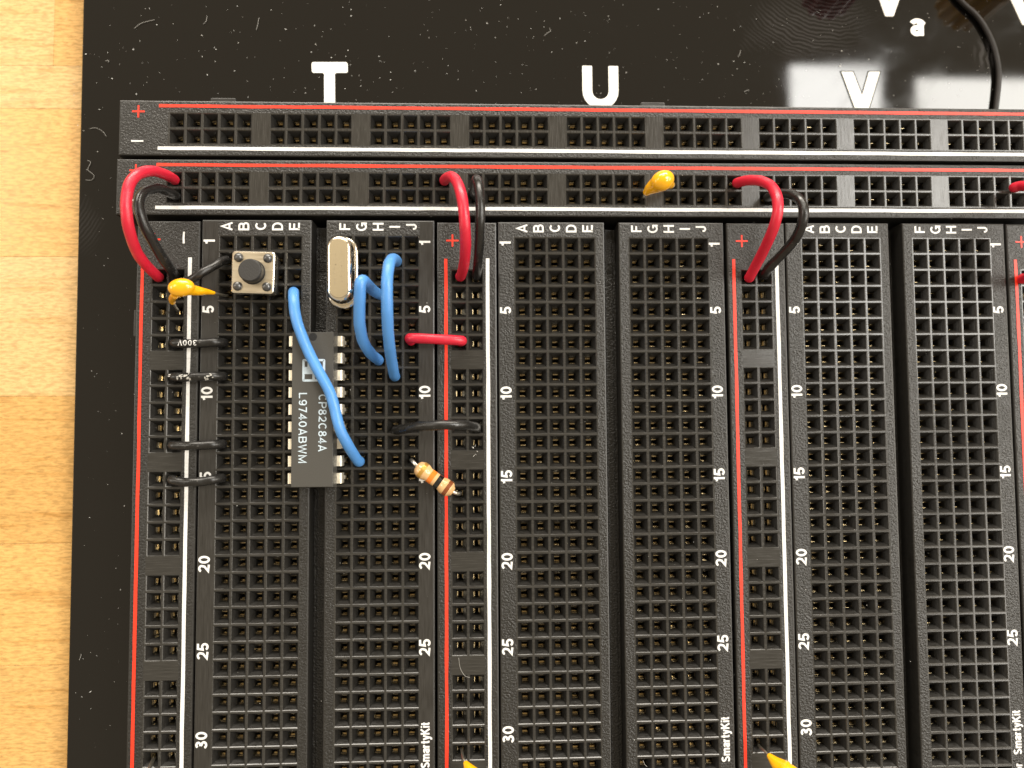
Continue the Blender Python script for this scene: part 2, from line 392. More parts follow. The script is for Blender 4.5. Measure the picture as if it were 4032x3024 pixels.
c0 = (5.893, 2.848, -0.920); ro = ((6.196, 2.851, -0.920)[0]-(5.585, 2.844, -0.920)[0])/2; ri = ro-.165
ytu = (5.898, 3.285, -0.920)[1]
out = [(c0[0]-ro, ytu)]+[(c0[0]+ro*math.cos(a), c0[1]+ro*math.sin(a)) for a in [math.pi+math.pi*k/12 for k in range(13)]]+[(c0[0]+ro, ytu), (c0[0]+ri, ytu)]
inn = [(c0[0]+ri*math.cos(a), c0[1]+ri*math.sin(a)) for a in [-math.pi*k/12 for k in range(13)]]+[(c0[0]-ri, ytu)]
obj('plate_letter', rounded(out+inn, .012), M_label, plate)['label'] = 'white letter U'
obj('plate_letter', rounded(pl([(10.062, 3.233, -0.920), (10.263, 3.236, -0.920), (10.409, 2.817, -0.920), (10.544, 3.239, -0.920), (10.736, 3.242, -0.920), (10.483, 2.487, -0.920), (10.314, 2.486, -0.920)]), .012), M_label, plate)['label'] = 'large white letter V beside the light reflection'
obj('plate_letter', rounded(pl([(10.686, 4.795, -0.920), (10.857, 4.798, -0.920), (10.941, 4.490, -0.920), (11.046, 4.801, -0.920), (11.227, 4.804, -0.920), (11.012, 4.228, -0.920), (10.864, 4.226, -0.920)]), .02), M_label, plate)['label'] = 'small white letter V at the top edge'
bm = bmesh.new(); bm.faces.new([bm.verts.new((x, y, .0035)) for x, y in pl([(10.032, 3.255, -0.920), (10.281, 3.258, -0.920), (10.412, 2.888, -0.920), (10.527, 3.261, -0.920), (10.768, 3.264, -0.920), (10.500, 2.461, -0.920), (10.295, 2.459, -0.920)])]); bmesh.ops.recalc_face_normals(bm, faces=bm.faces)
obj('letter_groove', bm, M_plate_edge, plate)
me = text_mesh('a', .42, .20, .012)
o = obj('plate_letter', me, M_label, plate, (11.435, 4.099, -0.920)); o.location.z = .004; o['label'] = 'small white letter a'
obj('plate_letter', rounded(pl([(12.997, 4.834, -0.920), (13.225, 4.838, -0.920), (13.423, 4.292, -0.920), (13.591, 4.844, -0.920), (13.774, 4.847, -0.920), (13.492, 4.111, -0.920), (13.301, 4.108, -0.920)]), .02), M_label, plate)['label'] = 'small white letter cut by the right edge'

# ------------------------------------------------------------------ breadboards
H = 0.85
OP, OPI, SH = .1145, .050, .110      # half opening, half shaft, funnel depth
def cell(bm, cx, cy, hole, ex=(0,0,0,0)):
    x0, x1, y0, y1 = cx-P/2-ex[0], cx+P/2+ex[1], cy-P/2-ex[2], cy+P/2+ex[3]
    if not hole:
        quad(bm, [(x0,y0,0),(x1,y0,0),(x1,y1,0),(x0,y1,0)], 1); return
    o = [(cx-OP,cy-OP),(cx+OP,cy-OP),(cx+OP,cy+OP),(cx-OP,cy+OP)]
    c = [(x0,y0),(x1,y0),(x1,y1),(x0,y1)]
    b = .0100
    o2 = [(cx-OP+b,cy-OP+b),(cx+OP-b,cy-OP+b),(cx+OP-b,cy+OP-b),(cx-OP+b,cy+OP-b)]
    i_ = [(cx-OPI,cy-OPI),(cx+OPI,cy-OPI),(cx+OPI,cy+OPI),(cx-OPI,cy+OPI)]
    V = lambda l, z: [bm.verts.new((x,y,z)) for x, y in l]
    rings = [V(c,0), V(o,0), V(o2,-.0105), V(i_,-SH), V(i_,-SH-.20)]
    for r, mi in zip(range(4), (1,1,2,2)):
        for k in range(4):
            f = bm.faces.new((rings[r][k], rings[r][(k+1)%4], rings[r+1][(k+1)%4], rings[r+1][k])); f.material_index = mi
def shell(bm, x0, x1, y0, y1, fill, sides=True, top=0.0):
    """outer body: chamfered rim round the flat top; fill = rectangles (x0,x1,y0,y1,mat) of flat top"""
    c = .022
    for a in fill:
        quad(bm, [(a[0],a[2],0),(a[1],a[2],0),(a[1],a[3],0),(a[0],a[3],0)], a[4])
    o = [(x0,y0),(x1,y0),(x1,y1),(x0,y1)]; i_ = [(x0+c,y0+c),(x1-c,y0+c),(x1-c,y1-c),(x0+c,y1-c)]
    m = [(x0+c*.25,y0+c*.25),(x1-c*.25,y0+c*.25),(x1-c*.25,y1-c*.25),(x0+c*.25,y1-c*.25)]
    rr = [[(x,y,0) for x,y in i_], [(x,y,-c*.25) for x,y in m], [(x,y,-c) for x,y in o], [(x,y,-.62) for x,y in o]]
    s = .012; w = [(x0+s,y0+s),(x1-s,y0+s),(x1-s,y1-s),(x0+s,y1-s)]
    rr += [[(x,y,-.63) for x,y in w], [(x,y,-H) for x,y in w]]
    for a, b in zip(rr, rr[1:]):
        for k in range(4): quad(bm, [b[k], b[(k+1)%4], a[(k+1)%4], a[k]], 3)
    quad(bm, [rr[-1][k] for k in (3,2,1,0)], 3)
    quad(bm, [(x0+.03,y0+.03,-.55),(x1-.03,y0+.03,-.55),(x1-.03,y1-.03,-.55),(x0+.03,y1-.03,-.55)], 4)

def leaf_mesh(name, both=False):
    bm = bmesh.new()
    w = .040
    prof = [(.046, -.012), (.040, 0), (.030, -.010), (.012, -.055), (.010, -.075), (.034, -.16), (.040, -.30)]
    t = .008
    for s in (1, -1):
        inner = [(s*a, z) for a, z in prof]; outer = [(s*(a+t), z-.002) for a, z in prof]
        for k in range(len(prof)-1):
            for side in (inner, outer):
                (a0, z0), (a1, z1) = side[k], side[k+1]
                f = quad(bm, [(-w, a0, z0), (w, a0, z0), (w, a1, z1), (-w, a1, z1)])
        quad(bm, [(-w, inner[0][0], -.012), (w, inner[0][0], -.012), (w, outer[0][0], -.014), (-w, outer[0][0], -.014)])
    me = bpy.data.meshes.new(name); bm.to_mesh(me); bm.free(); me.materials.append(M_brass); return me
LEAF = leaf_mesh('contact_clip')
rj = random.Random(3)
def contact(parent, x, y, turned):
    o = bpy.data.objects.new('contact_clip', LEAF); C.objects.link(o); o.parent = parent
    o.location = (x+rj.uniform(-.006,.006), y+rj.uniform(-.006,.006), -SH-.046+rj.uniform(-.010,.006))
    o.rotation_euler = (rj.uniform(-.06,.06), rj.uniform(-.06,.06), (math.pi/2 if turned else 0)+rj.uniform(-.06,.06))
def contacts_joined(parent, spots, turned):
    bm = bmesh.new()
    for x, y in spots:
        b2 = bmesh.new(); b2.from_mesh(LEAF); bmesh.ops.transform(b2, matrix=Matrix.Translation((x, y, -SH-.046)) @ Matrix.Rotation(math.pi/2 if turned else 0, 4, 'Z'), verts=b2.verts)
        tmp = bpy.data.meshes.new('tmp'); b2.to_mesh(tmp); b2.free(); bm.from_mesh(tmp); bpy.data.meshes.remove(tmp)
    obj('contact_clips', bm, M_brass, parent, kind='stuff')
def stripe(parent, x0, x1, y0, y1, m, name='printed_stripe'):
    bm = bmesh.new(); n = max(2, int(max(x1-x0, y1-y0)/.35))
    horiz = (x1-x0) > (y1-y0)
    rr = random.Random(int(x0*100+y1*37)); prev = None
    for k in range(n+1):
        t = k/n; e = rr.uniform(-.0035, .0035); e2 = rr.uniform(-.0035, .0035)
        a = (x0+(x1-x0)*t, y0+e, .0035) if horiz else (x0+e, y0+(y1-y0)*t, .0035)
        b = (x0+(x1-x0)*t, y1+e2, .0035) if horiz else (x1+e2, y0+(y1-y0)*t, .0035)
        cur = (bm.verts.new(a), bm.verts.new(b))
        if prev: bm.faces.new((prev[0], cur[0], cur[1], prev[1]) if horiz else (prev[0], prev[1], cur[1], cur[0]))
        prev = cur
    bmesh.ops.recalc_face_normals(bm, faces=bm.faces)
    for f in bm.faces:
        if f.normal.z < 0: f.normal_flip()
    return obj(name, bm, m, parent)
def plus(parent, x, y, m, s=.095, w=.0125):
    bm = bmesh.new()
    pts = [(-s,-w),(-w,-w),(-w,-s),(w,-s),(w,-w),(s,-w),(s,w),(w,w),(w,s),(-w,s),(-w,w),(-s,w)]
    bm.faces.new([bm.verts.new((x+a, y+b, .0035)) for a, b in pts]); obj('printed_plus', bm, m, parent)
def lettering(parent, s, x, y, size, m, name, rz=math.pi/2, z=.0035, bold=.19, gap=.12, end=None, cap_w=1.0):
    me = text_mesh(s, size, bold, 0, gap, cap_w)
    if end is not None: y = end - me['w']/2
    o = obj(name, me, None, parent, (x, y, z), (0, 0, rz))
    if not me.materials: me.materials.append(m)
    return o
def emboss_mark(parent, x, y, z):
    bm = bmesh.new(); s, w, h = .075, .010, .012
    for a in ((-s,-s+w,-s,s),(s-w,s,-s,s),(-s+w,s-w,s-w,s),(-s+w,s-w,-s,-s+w)): box(bm, *a[:2], *a[2:], 0, h)
    for a in ((-.035,-.025,-.035,.04),(.0,.01,-.035,.04),(.03,.04,-.035,.04),(-.035,.04,-.045,-.035)): box(bm, *a[:2], *a[2:], 0, h)
    obj('mould_mark', bm, M_in, parent, (x, y, z))

ROWS = 40
def main_board(x, y, label, idx):
    t = thing('breadboard', label, 'breadboard', (x, y, 0), 0, 'wide breadboards')
    xl, xr, yt, yb = -1.47*P, 11*P+1.39*P, 1.42*P, -(ROWS)*P
    tr0, tr1 = 4*P+1.03*P, 7*P-1.10*P
    gy1, gy0 = P/2, -(ROWS-1)*P-P/2
    c = .022
    for nm, (a0, a1), (g0, g1) in (('left', (xl, tr0), (0, 4)), ('right', (tr1, xr), (7, 11))):
        bm = bmesh.new()
        gx0, gx1 = g0*P-P/2, g1*P+P/2
        stripm = 5 if idx == 0 else 0
        s0 = stripm if nm == 'left' else 0; s1 = stripm if nm == 'right' else 0
        shell(bm, a0, a1, yb, yt, [(a0+c, gx0, yb+c, yt-c, s0), (gx1, a1-c, yb+c, yt-c, s1), (gx0, gx1, gy1, yt-c, 0), (gx0, gx1, yb+c, gy0, 0)])
        for r in range(ROWS):
            for k in range(g0, g1+1): cell(bm, k*P, -r*P, True)
        obj('half_board', bm, [M_tex, M_rib, M_in, M_side, M_in2, M_strip], t)
    bm = bmesh.new()
    box(bm, tr0-.02, tr1+.02, yb+.02, yt-.03, -H, -.34)
    box(bm, tr0+.05, tr1-.05, yb+.03, yt-.05, -.34, -.30, bev=.008)
    obj('centre_channel', bm, M_tex, t)
    emboss_mark(t, (tr0+tr1)/2, -1.15*P, -.30)
    for r in range(30):
        for k in list(range(5))+list(range(7, 12)): contact(t, k*P, -r*P, False)
    contacts_joined(t, [(k*P, -r*P) for r in range(30, ROWS) for k in list(range(5))+list(range(7, 12))], False)
    for k, ch in zip(list(range(5))+list(range(7, 12)), 'ABCDEFGHIJ'):
        lettering(t, ch, k*P, 1.02*P, .165, M_white, 'printed_letter', bold=.170)
    for n in (1, 5, 10, 15, 20, 25, 30):
        lettering(t, str(n), -1.03*P, -(n-1)*P+(.08*P if n == 1 else 0), .172, M_white, 'printed_number', bold=.190, gap=.10)
        if n < 30: lettering(t, str(n), 11*P+.80*P, -(n-1)*P+(.04*P if n == 1 else 0), .172, M_white, 'printed_number', bold=.190, gap=.10)
    lettering(t, 'SmartyKit', 11*P+.82*P, 0, .130, M_white, 'printed_name', bold=.20, gap=.07, end=-28.28*P, cap_w=.92)
    lettering(t, 'for', 11*P+.82*P, 0, .130, M_white, 'printed_word', bold=.20, gap=.07, end=-28.28*P-.79, cap_w=.92)
    return t
main_board(0, 0, 'leftmost wide black breadboard, carrying the chip, crystal and push button', 0)
main_board(4.4944, -.0172, 'middle wide black breadboard with nothing plugged into its holes', 1)
main_board(8.996, -.0142, 'rightmost wide black breadboard, pale with glare, empty holes', 2)

def side_tab(parent, x0, x1, y0, y1):
    bm = bmesh.new(); box(bm, x0, x1, y0, y1, -.60, -.06, bev=.012); obj('locking_tab', bm, M_side, parent)
VR = 40
def v_rail(x, y, label, red_off, white_off, edge_l=1.31, edge_r=1.29):
    t = thing('power_rail', label, 'power rail', (x, y, 0), 0, 'upright power rails between the breadboards')
    xl, xr, yt, yb = -edge_l*P, P+edge_r*P, 1.36*P, -VR*P
    gy1, gy0 = -2*P+P/2, -(VR-2)*P-P/2; c = .022
    bm = bmesh.new()
    shell(bm, xl, xr, yb, yt, [(xl+c, -P/2, yb+c, yt-c, 0), (P+P/2, xr-c, yb+c, yt-c, 0), (-P/2, P+P/2, gy1, yt-c, 0), (-P/2, P+P/2, yb+c, gy0, 0)])
    n = 0; rest = []
    for r in range(3, VR):
        hole = (r-3) % 6 != 5
        for k in (0, 1): cell(bm, k*P, -(r-1)*P, hole)
    obj('rail_body', bm, [M_tex, M_rib, M_in, M_side, M_in2], t)
    for r in range(3, VR):
        if (r-3) % 6 == 5: continue
        for k in (0, 1): contact(t, k*P, -(r-1)*P, True)
    ys = -.88*P
    stripe(t, -red_off*P-.024, -red_off*P+.024, yb+.1, ys, M_red)
    stripe(t, P+white_off*P-.028, P+white_off*P+.028, yb+.1, ys+.01, M_white)
    plus(t, -.37*P, .24*P, M_red)
    stripe(t, P+.37*P-.014, P+.37*P+.014, .35*P-.09, .35*P+.09, M_white, 'printed_minus')
    return t
r0 = v_rail(-.9914, -.0077, 'leftmost upright power rail, four black wires bridge its white stripe', 1.02, .77, 1.36, 1.33)
side_tab(r0, -1.36*P-.055, -1.36*P+.01, -5.55*P, -3.95*P); side_tab(r0, -1.36*P-.055, -1.36*P+.01, -32.6*P, -30.6*P)
v_rail(3.5165, -.0125, 'upright power rail between the left and middle breadboards, touched by resistor', .77, .75)
v_rail(8.0228, -.0077, 'upright power rail between the middle and right breadboards', .90, .77)
v_rail(12.51, -.0077, 'upright power rail cut off by the right edge of the photo', .80, .75)

HR = 62
def h_rail(x, y, label):
    t = thing('power_rail', label, 'power rail', (x, y, 0), 0, 'horizontal power rails along the top')
    xl, xr, yt, yb = -3.41*P, HR*P+.5, 1.22*P, -P-1.17*P; c = .022
    bm = bmesh.new()
    shell(bm, xl, xr, yb, yt, [(xl+c, -P/2, yb+c, yt-c, 0), (HR*P-P/2, xr-c, yb+c, yt-c, 0), (-P/2, HR*P-P/2, P/2, yt-c, 0), (-P/2, HR*P-P/2, yb+c, -1.5*P, 0)])
    for j in range(HR):
        for k in (0, 1): cell(bm, j*P, -k*P, j % 6 != 5)
    obj('rail_body', bm, [M_tex, M_ribh, M_in, M_side, M_in2], t)
    for j in range(HR):
        if j % 6 != 5:
            for k in (0, 1): contact(t, j*P, -k*P, False)
    stripe(t, -1.06*P, xr-.3, .88*P-.024, .88*P+.024, M_red)
    stripe(t, -1.09*P, xr-.3, -P-.72*P-.028, -P-.72*P+.028, M_white)
    plus(t, -2.27*P, .52*P, M_red)
    stripe(t, -2.3*P-.092, -2.3*P+.092, -1.29*P-.012, -1.29*P+.012, M_white, 'printed_minus')
    return t
M_ribh = brushed_plastic('smooth_black_rib_upright_grain', (.022,.0205,.018), True, .22)
h1 = h_rail(-.7818, 1.8999, 'topmost horizontal power rail, no wires in it, below the white letters')
for tx in (2.65, 29.0): 
    bm = bmesh.new(); box(bm, (tx-.75)*P, (tx+.75)*P, 1.22*P-.01, 1.22*P+.075, -.60, -.06, bev=.012); obj('locking_tab', bm, M_side, h1)
h_rail(-.8018, .9825, 'lower horizontal power rail with red and black wires and a yellow capacitor')

# ------------------------------------------------------------------ wires
def wire(label, m, pts, r=.078, ends=((0,0,-1),(0,0,-1)), group='jumper wires', cat='wire', name='jumper_wire', wob=.05, bare=.05):
    """pts: world points; the insulation runs through them, bare ends go on down into the contacts"""
    t = thing(name, label, cat, pts[0], 0, group)
    o0 = Vector(pts[0])
    path = catmull([Vector(p)-o0 for p in pts], 12)
    bm = bmesh.new()
    def rr(s): return r*(.86 if s in (0, 1) else 1.0)
    tube(bm, path, rr, 16, wob=wob)
    obj('insulation', bm, m, t)
    for p, q, e in ((path[0], path[2], ends[0]), (path[-1], path[-3], ends[1])):
        d = (p-q).normalized(); e = Vector(e)
        mid = p + d*bare*.6 + e*.02
        bm = bmesh.new(); tube(bm, catmull([p-d*.03, mid, mid+e*.22], 5), .030, 10); obj('bare_end', bm, M_tin, t)
    return t
wire('long red wire looping left from the lower rail down beside the black one', M_wred,
     [(-0.807, 0.976, -0.020), (-0.784, 0.959, 0.100), (-0.769, 0.915, 0.420), (-0.818, 0.859, 0.720), (-0.889, 0.739, 0.950), (-0.957, 0.583, 1.050), (-0.980, 0.372, 1.100), (-0.984, 0.117, 1.080), (-0.992, -0.114, 0.950), (-1.006, -0.318, 0.700), (-0.984, -0.446, 0.450), (-0.970, -0.528, 0.160), (-1.015, -0.523, -0.020)], r=.076)
wire('black wire looping left just inside the long red wire', M_wblack,
     [(-0.784, 0.724, -0.020), (-0.769, 0.712, 0.080), (-0.807, 0.705, 0.320), (-0.866, 0.667, 0.520), (-0.928, 0.556, 0.700), (-0.947, 0.412, 0.800), (-0.925, 0.258, 0.840), (-0.873, 0.053, 0.800), (-0.816, -0.142, 0.640), (-0.763, -0.346, 0.420), (-0.732, -0.460, 0.200), (-0.777, -0.515, -0.020)], r=.074)
wire('short black scuffed wire slanting from the yellow capacitor up to the push button', M_wblack,
     [(0.011, -0.258, 0.020), (-0.010, -0.283, 0.080), (-0.064, -0.355, 0.180), (-0.167, -0.461, 0.280), (-0.295, -0.562, 0.330), (-0.459, -0.658, 0.300), (-0.662, -0.738, 0.140), (-0.772, -0.755, -0.020)], r=.064, wob=.12)
def flat_black(label, x0, y0, x1, y1, r=.068, h=.12, sag=0):
    return wire(label, M_wblack, [(x0, y0, -.02), (x0+.012, y0, h*.6), (x0+.075, y0+sag*.3, h), (x0+.22, y0+sag, h+.03), ((x0+x1)/2, (y0+y1)/2+sag, h+.05), (x1-.22, y1+sag, h+.03), (x1-.09, y1+sag*.3, h+.01), (x1-.02, y1, h*.35), (x1, y1, -.03)], r=r, group='short flat black wires over the left rail')
xr1 = -.9914+P
fw = [(7, 0.0, 'flat black wire printed 300V, uppermost of four over the left white stripe'),
      (9, .0, 'flat black wire with worn white print, second down over the left white stripe'),
      (13, .0, 'plain flat black wire, third of four down over the left white stripe'),
      (15, 0, 'plain flat black wire, lowest of four over the left white stripe')]
flats = []
for n, (row, dy, lab) in enumerate(fw):
    yy = -(row-1)*P
    off = (-.02, -.010, -.010, -.034)[n]
    flats.append(flat_black(lab, xr1, yy-.008, -.02, yy, sag=off))
def on_wire(parent, s, x, y, z, size, rz, m=M_white):
    """lettering wrapped over the round wire"""
    me = text_mesh(s, size, .15, 0, .22).copy(); r = .0695
    for v in me.vertices:
        yv = max(-.066, min(.066, v.co.y)); v.co.z = math.sqrt(r*r-yv*yv)-r
    o = obj('printed_text', me, m, parent, Vector((x, y, z))-parent.location, (0, 0, rz)); return o
on_wire(flats[0], '300V', -.475, -6*P-.022, .17+.0695, .082, math.pi)
# the worn remains of print on the second one
bm = bmesh.new(); rw2 = random.Random(8)
for k in range(26):
    u = rw2.choice([rw2.uniform(-.73, -.42), rw2.uniform(-.73, -.42), rw2.uniform(-.22, -.08)]); v = rw2.uniform(-.045, .045); a, b = rw2.uniform(.006, .018), rw2.uniform(.006, .022)
    zz = lambda q: math.sqrt(.070**2-q*q)
    quad(bm, [(u-a, v-b, zz(max(-.065,v-b))), (u+a, v-b*.6, zz(max(-.065,v-b*.6))), (u+a*.7, v+b, zz(min(.065,v+b))), (u-a, v+b*.7, zz(min(.065,v+b*.7)))])
M_worn = ink('worn_print', (.42, .41, .38), .5)
obj('worn_print', bm, M_worn, flats[1], Vector((0, -8*P-.014, .17))-flats[1].location, kind='stuff')

wire('long blue wire lying diagonally across the chip', M_wblue,
     [(1.011, -0.763, -0.020), (1.048, -0.776, 0.140), (1.104, -0.846, 0.360), (1.140, -0.986, 0.480), (1.170, -1.160, 0.520), (1.237, -1.400, 0.520), (1.370, -1.730, 0.500), (1.521, -2.018, 0.500), (1.669, -2.294, 0.500), (1.747, -2.551, 0.500), (1.821, -2.833, 0.500), (1.921, -3.086, 0.360), (2.006, -3.299, 0.100), (2.020, -3.327, -0.020)], r=.079)
wire('blue wire with sharp bend beside the crystal, left of the two loops', M_wblue,
     [(2.306, -0.786, -0.020), (2.313, -0.803, 0.140), (2.305, -0.835, 0.550), (2.287, -0.831, 1.000), (2.256, -0.810, 1.200), (2.228, -0.860, 1.260), (2.215, -1.006, 1.220), (2.193, -1.216, 1.120), (2.181, -1.425, 0.980), (2.199, -1.618, 0.740), (2.252, -1.740, 0.420), (2.293, -1.786, 0.140), (2.297, -1.795, -0.020)], r=.080)
wire('tall straight blue loop, right of the two beside the crystal', M_wblue,
     [(2.563, -0.279, -0.020), (2.588, -0.308, 0.160), (2.601, -0.371, 0.580), (2.604, -0.472, 0.960), (2.601, -0.599, 1.180), (2.593, -0.791, 1.280), (2.590, -1.016, 1.280), (2.587, -1.232, 1.220), (2.579, -1.431, 1.100), (2.574, -1.625, 0.920), (2.565, -1.815, 0.620), (2.556, -1.996, 0.240), (2.544, -2.044, -0.020)], r=.080)
wire('short red wire lying flat from the left breadboard to its rail', M_wred,
     [(2.800, -1.508, -0.030), (2.774, -1.475, 0.060), (2.819, -1.477, 0.170), (2.967, -1.489, 0.210), (3.202, -1.502, 0.220), (3.421, -1.512, 0.200), (3.553, -1.514, 0.150), (3.561, -1.509, 0.040), (3.536, -1.509, -0.030)], r=.076)
wire('black arched wire above the resistor, crossing the red stripe', M_wblack,
     [(2.564, -2.853, -0.020), (2.590, -2.852, 0.100), (2.713, -2.840, 0.360), (2.936, -2.804, 0.620), (3.154, -2.787, 0.740), (3.370, -2.782, 0.760), (3.593, -2.783, 0.660), (3.717, -2.803, 0.440), (3.773, -2.822, 0.160), (3.771, -2.827, -0.020)], r=.072, wob=.10)
wire('red wire beside its black twin near the middle of the lower rail', M_wred,
     [(3.296, 0.989, -0.020), (3.317, 0.945, 0.160), (3.377, 0.882, 0.460), (3.457, 0.791, 0.740), (3.528, 0.654, 0.920), (3.589, 0.448, 1.050), (3.622, 0.221, 1.100), (3.641, -0.037, 1.060), (3.643, -0.258, 0.860), (3.616, -0.421, 0.540), (3.563, -0.504, 0.140), (3.539, -0.510, -0.020)], r=.078)
wire('black wire directly right of the middle red loop', M_wblack,
     [(3.762, 0.760, -0.020), (3.761, 0.756, 0.180), (3.776, 0.780, 0.500), (3.804, 0.760, 0.740), (3.831, 0.633, 0.900), (3.848, 0.446, 0.980), (3.855, 0.222, 1.000), (3.846, -0.004, 0.940), (3.829, -0.298, 0.660), (3.803, -0.451, 0.260), (3.784, -0.510, -0.020)], r=.070)
wire('red wire curling right near the right breadboard', M_wred,
     [(7.883, 0.976, -0.020), (7.857, 0.949, 0.100), (7.922, 0.898, 0.360), (8.016, 0.800, 0.620), (8.079, 0.651, 0.840), (8.091, 0.451, 1.000), (8.080, 0.253, 1.060), (8.059, 0.081, 1.020), (8.044, -0.066, 0.880), (8.040, -0.212, 0.640), (8.034, -0.369, 0.340), (8.020, -0.518, 0.080), (8.036, -0.522, -0.020)], r=.077)
wire('black scuffed wire curling right behind the red one', M_wblack,
     [(8.363, 0.744, -0.020), (8.331, 0.719, 0.100), (8.347, 0.685, 0.320), (8.419, 0.630, 0.560), (8.500, 0.524, 0.740), (8.539, 0.358, 0.840), (8.533, 0.184, 0.860), (8.519, 0.024, 0.760), (8.478, -0.120, 0.580), (8.383, -0.261, 0.380), (8.270, -0.423, 0.160), (8.266, -0.497, -0.020)], r=.074, wob=.10)
wire('red wire leaving the right edge of the photo, looping down', M_wred,
     [(12.375, 0.929, -0.020), (12.277, 0.902, 0.100), (12.311, 0.877, 0.240), (12.270, 0.708, 0.600), (12.254, 0.403, 0.900), (12.193, -0.001, 1.000), (12.183, -0.327, 0.800), (12.322, -0.526, 0.300), (12.365, -0.554, 0.080), (12.421, -0.525, -0.020)], r=.077)

# thin brown-black lead on the plate, running under the top rail
bm = bmesh.new()
cp = [(11.817, 4.992, -0.840), (12.171, 4.511, -0.860), (12.448, 4.243, -0.860), (12.613, 3.988, -0.860), (12.736, 3.687, -0.860), (12.801, 3.322, -0.860), (12.787, 3.003, -0.860), (12.719, 2.577, -0.860), (12.673, 2.358, -0.860)]
M_cable = wire_mat('brown_black_cable', (.012, .009, .008), .5, (.05, .04, .035), .66)
tube(bm, catmull(cp, 10), .044, 12, wob=.05); o = obj('thin_cable', bm, M_cable); tag(o, 'thin dark cable curving over the glossy plate into the top rail', 'cable')

# binding posts past the top edge; the plate mirrors their coloured caps
def post(x, y, col, label):
    t = thing('binding_post', label, 'terminal post', (x, y, ZP), 0, 'binding posts past the top edge')
    m = mat('post_cap_plastic', col, .35)
    bm = bmesh.new(); lathe(bm, [(.50, 0), (.50, .12), (.44, .16), (.30, .18), (.30, .5)], 32); obj('post_base', bm, m, t)
    bm = bmesh.new()
    n = 96; prof = [(1.0, .5), (1.0, 1.45), (.93, 1.55)]
    rings = [[bm.verts.new(((.50+.035*math.cos(14*2*math.pi*k/n))*f*math.cos(2*math.pi*k/n), (.50+.035*math.cos(14*2*math.pi*k/n))*f*math.sin(2*math.pi*k/n), z)) for k in range(n)] for f, z in prof]
    for a, b in zip(rings, rings[1:]):
        for k in range(n): bm.faces.new((a[k], a[(k+1)%n], b[(k+1)%n], b[k]))
    bm.faces.new(rings[0][::-1]); bm.faces.new(rings[-1])
    obj('knurled_cap', bm, m, t)
    bm = bmesh.new(); lathe(bm, [(.2, 1.5), (.2, 1.62), (.12, 1.63)], 24); obj('socket_ring', bm, M_brass, t)
post(13.25, 5.34, (.75, .42, .01), 'yellow knurled post seen only as a dim reflection at the top')
post(10.56, 5.52, (.42, .01, .04), 'dark red knurled post seen only as a dim reflection at the top')

# ------------------------------------------------------------------ the chip
M_epoxy = mat('chip_epoxy', (.052, .050, .045), .42)
_v = coords(M_epoxy); _n = N(M_epoxy, 'ShaderNodeTexNoise', Scale=70.0, Detail=2.0); L(M_epoxy, _v, _n.inputs['Vector']); bump(M_epoxy, _n.outputs[0], .30, .006)
M_chipink = ink('pale_blue_ink', (.46, .55, .62), .55)
ic = thing('integrated_circuit', 'dark grey chip marked CP82C84A straddling the channel under the blue wire', 'chip', (1.397, -10*P, 0))
bm = bmesh.new()
def rect(x, y): return [(-x,-y),(x,-y),(x,y),(-x,y)]
loft(bm, [(rect(.285, 1.115), .05), (rect(.322, 1.145), .185), (rect(.325, 1.147), .205), (rect(.300, 1.128), .378), (rect(.294, 1.122), .384)], smooth=False)
obj('chip_body', bm, M_epoxy, ic)
bm = bmesh.new(); lathe(bm, [(.06, 0), (.055, .0025)], 24); obj('index_notch', bm, M_in2, ic, (0, 1.06, .3835))
def pin_mesh():
    bm = bmesh.new()
    def bent(prof, w0, w1):
        rings = []
        for (x, z, nx, nz), w in prof:
            rings.append([bm.verts.new((x, -w, z)), bm.verts.new((x, w, z)), bm.verts.new((x-nx*.026, w, z-nz*.026)), bm.verts.new((x-nx*.026, -w, z-nz*.026))])
        for a, b in zip(rings, rings[1:]):
            for k in range(4): bm.faces.new((a[k], a[(k+1)%4], b[(k+1)%4], b[k]))
        bm.faces.new(rings[0]); bm.faces.new(rings[-1])
    bent([((.30, .208, 0, 1), .076), ((.372, .208, 0, 1), .076), ((.388, .202, .5, .87), .076), ((.398, .188, .87, .5), .076), ((.402, .165, 1, 0), .076), ((.402, .045, 1, 0), .076), ((.400, .030, 1, 0), .028), ((.392, -.24, 1, 0), .022)], 0, 0)
    bmesh.ops.recalc_face_normals(bm, faces=bm.faces)
    me = bpy.data.meshes.new('pin'); bm.to_mesh(me); bm.free(); return me
PIN = pin_mesh(); M_pin = mat('tinned_pin', (.96, .90, .76), .46, 1.0)
_v = coords(M_pin); _n = N(M_pin, 'ShaderNodeTexNoise', Scale=14.0, Detail=3.0); L(M_pin, _v, _n.inputs['Vector']); bump(M_pin, _n.outputs[0], .2, .01)
L(M_pin, ramp(M_pin, _n.outputs[0], [(.35, g(.48)), (.7, g(.66))]), bsdf(M_pin).inputs['Roughness'])
PIN.materials.append(M_pin)
for s in (0, math.pi):
    for k in range(9): obj('pin', PIN, None, ic, (0, (k-4)*P, 0), (0, 0, s))
def ic_at(p): return (p[0]-1.397, p[1]+10*P)
for s, a, b in (('CP82C84A', (1.542, -2.326, 0.385), (1.548, -3.156, 0.385)), ('L9740ABWM', (1.256, -2.302, 0.385), (1.265, -3.319, 0.385))):
    a, b = ic_at(a), ic_at(b)
    me = text_mesh(s, .118, .145, 0, .17); sc = abs(a[1]-b[1])/me['w']
    o = obj('printed_text', me, M_chipink, ic, ((a[0]+b[0])/2, (a[1]+b[1])/2, .3865), (0, 0, -math.pi/2)); o.scale = (sc, 1.0, 1)
a, b = ic_at((1.248, -1.800, 0.385)), ic_at((1.578, -2.144, 0.385))
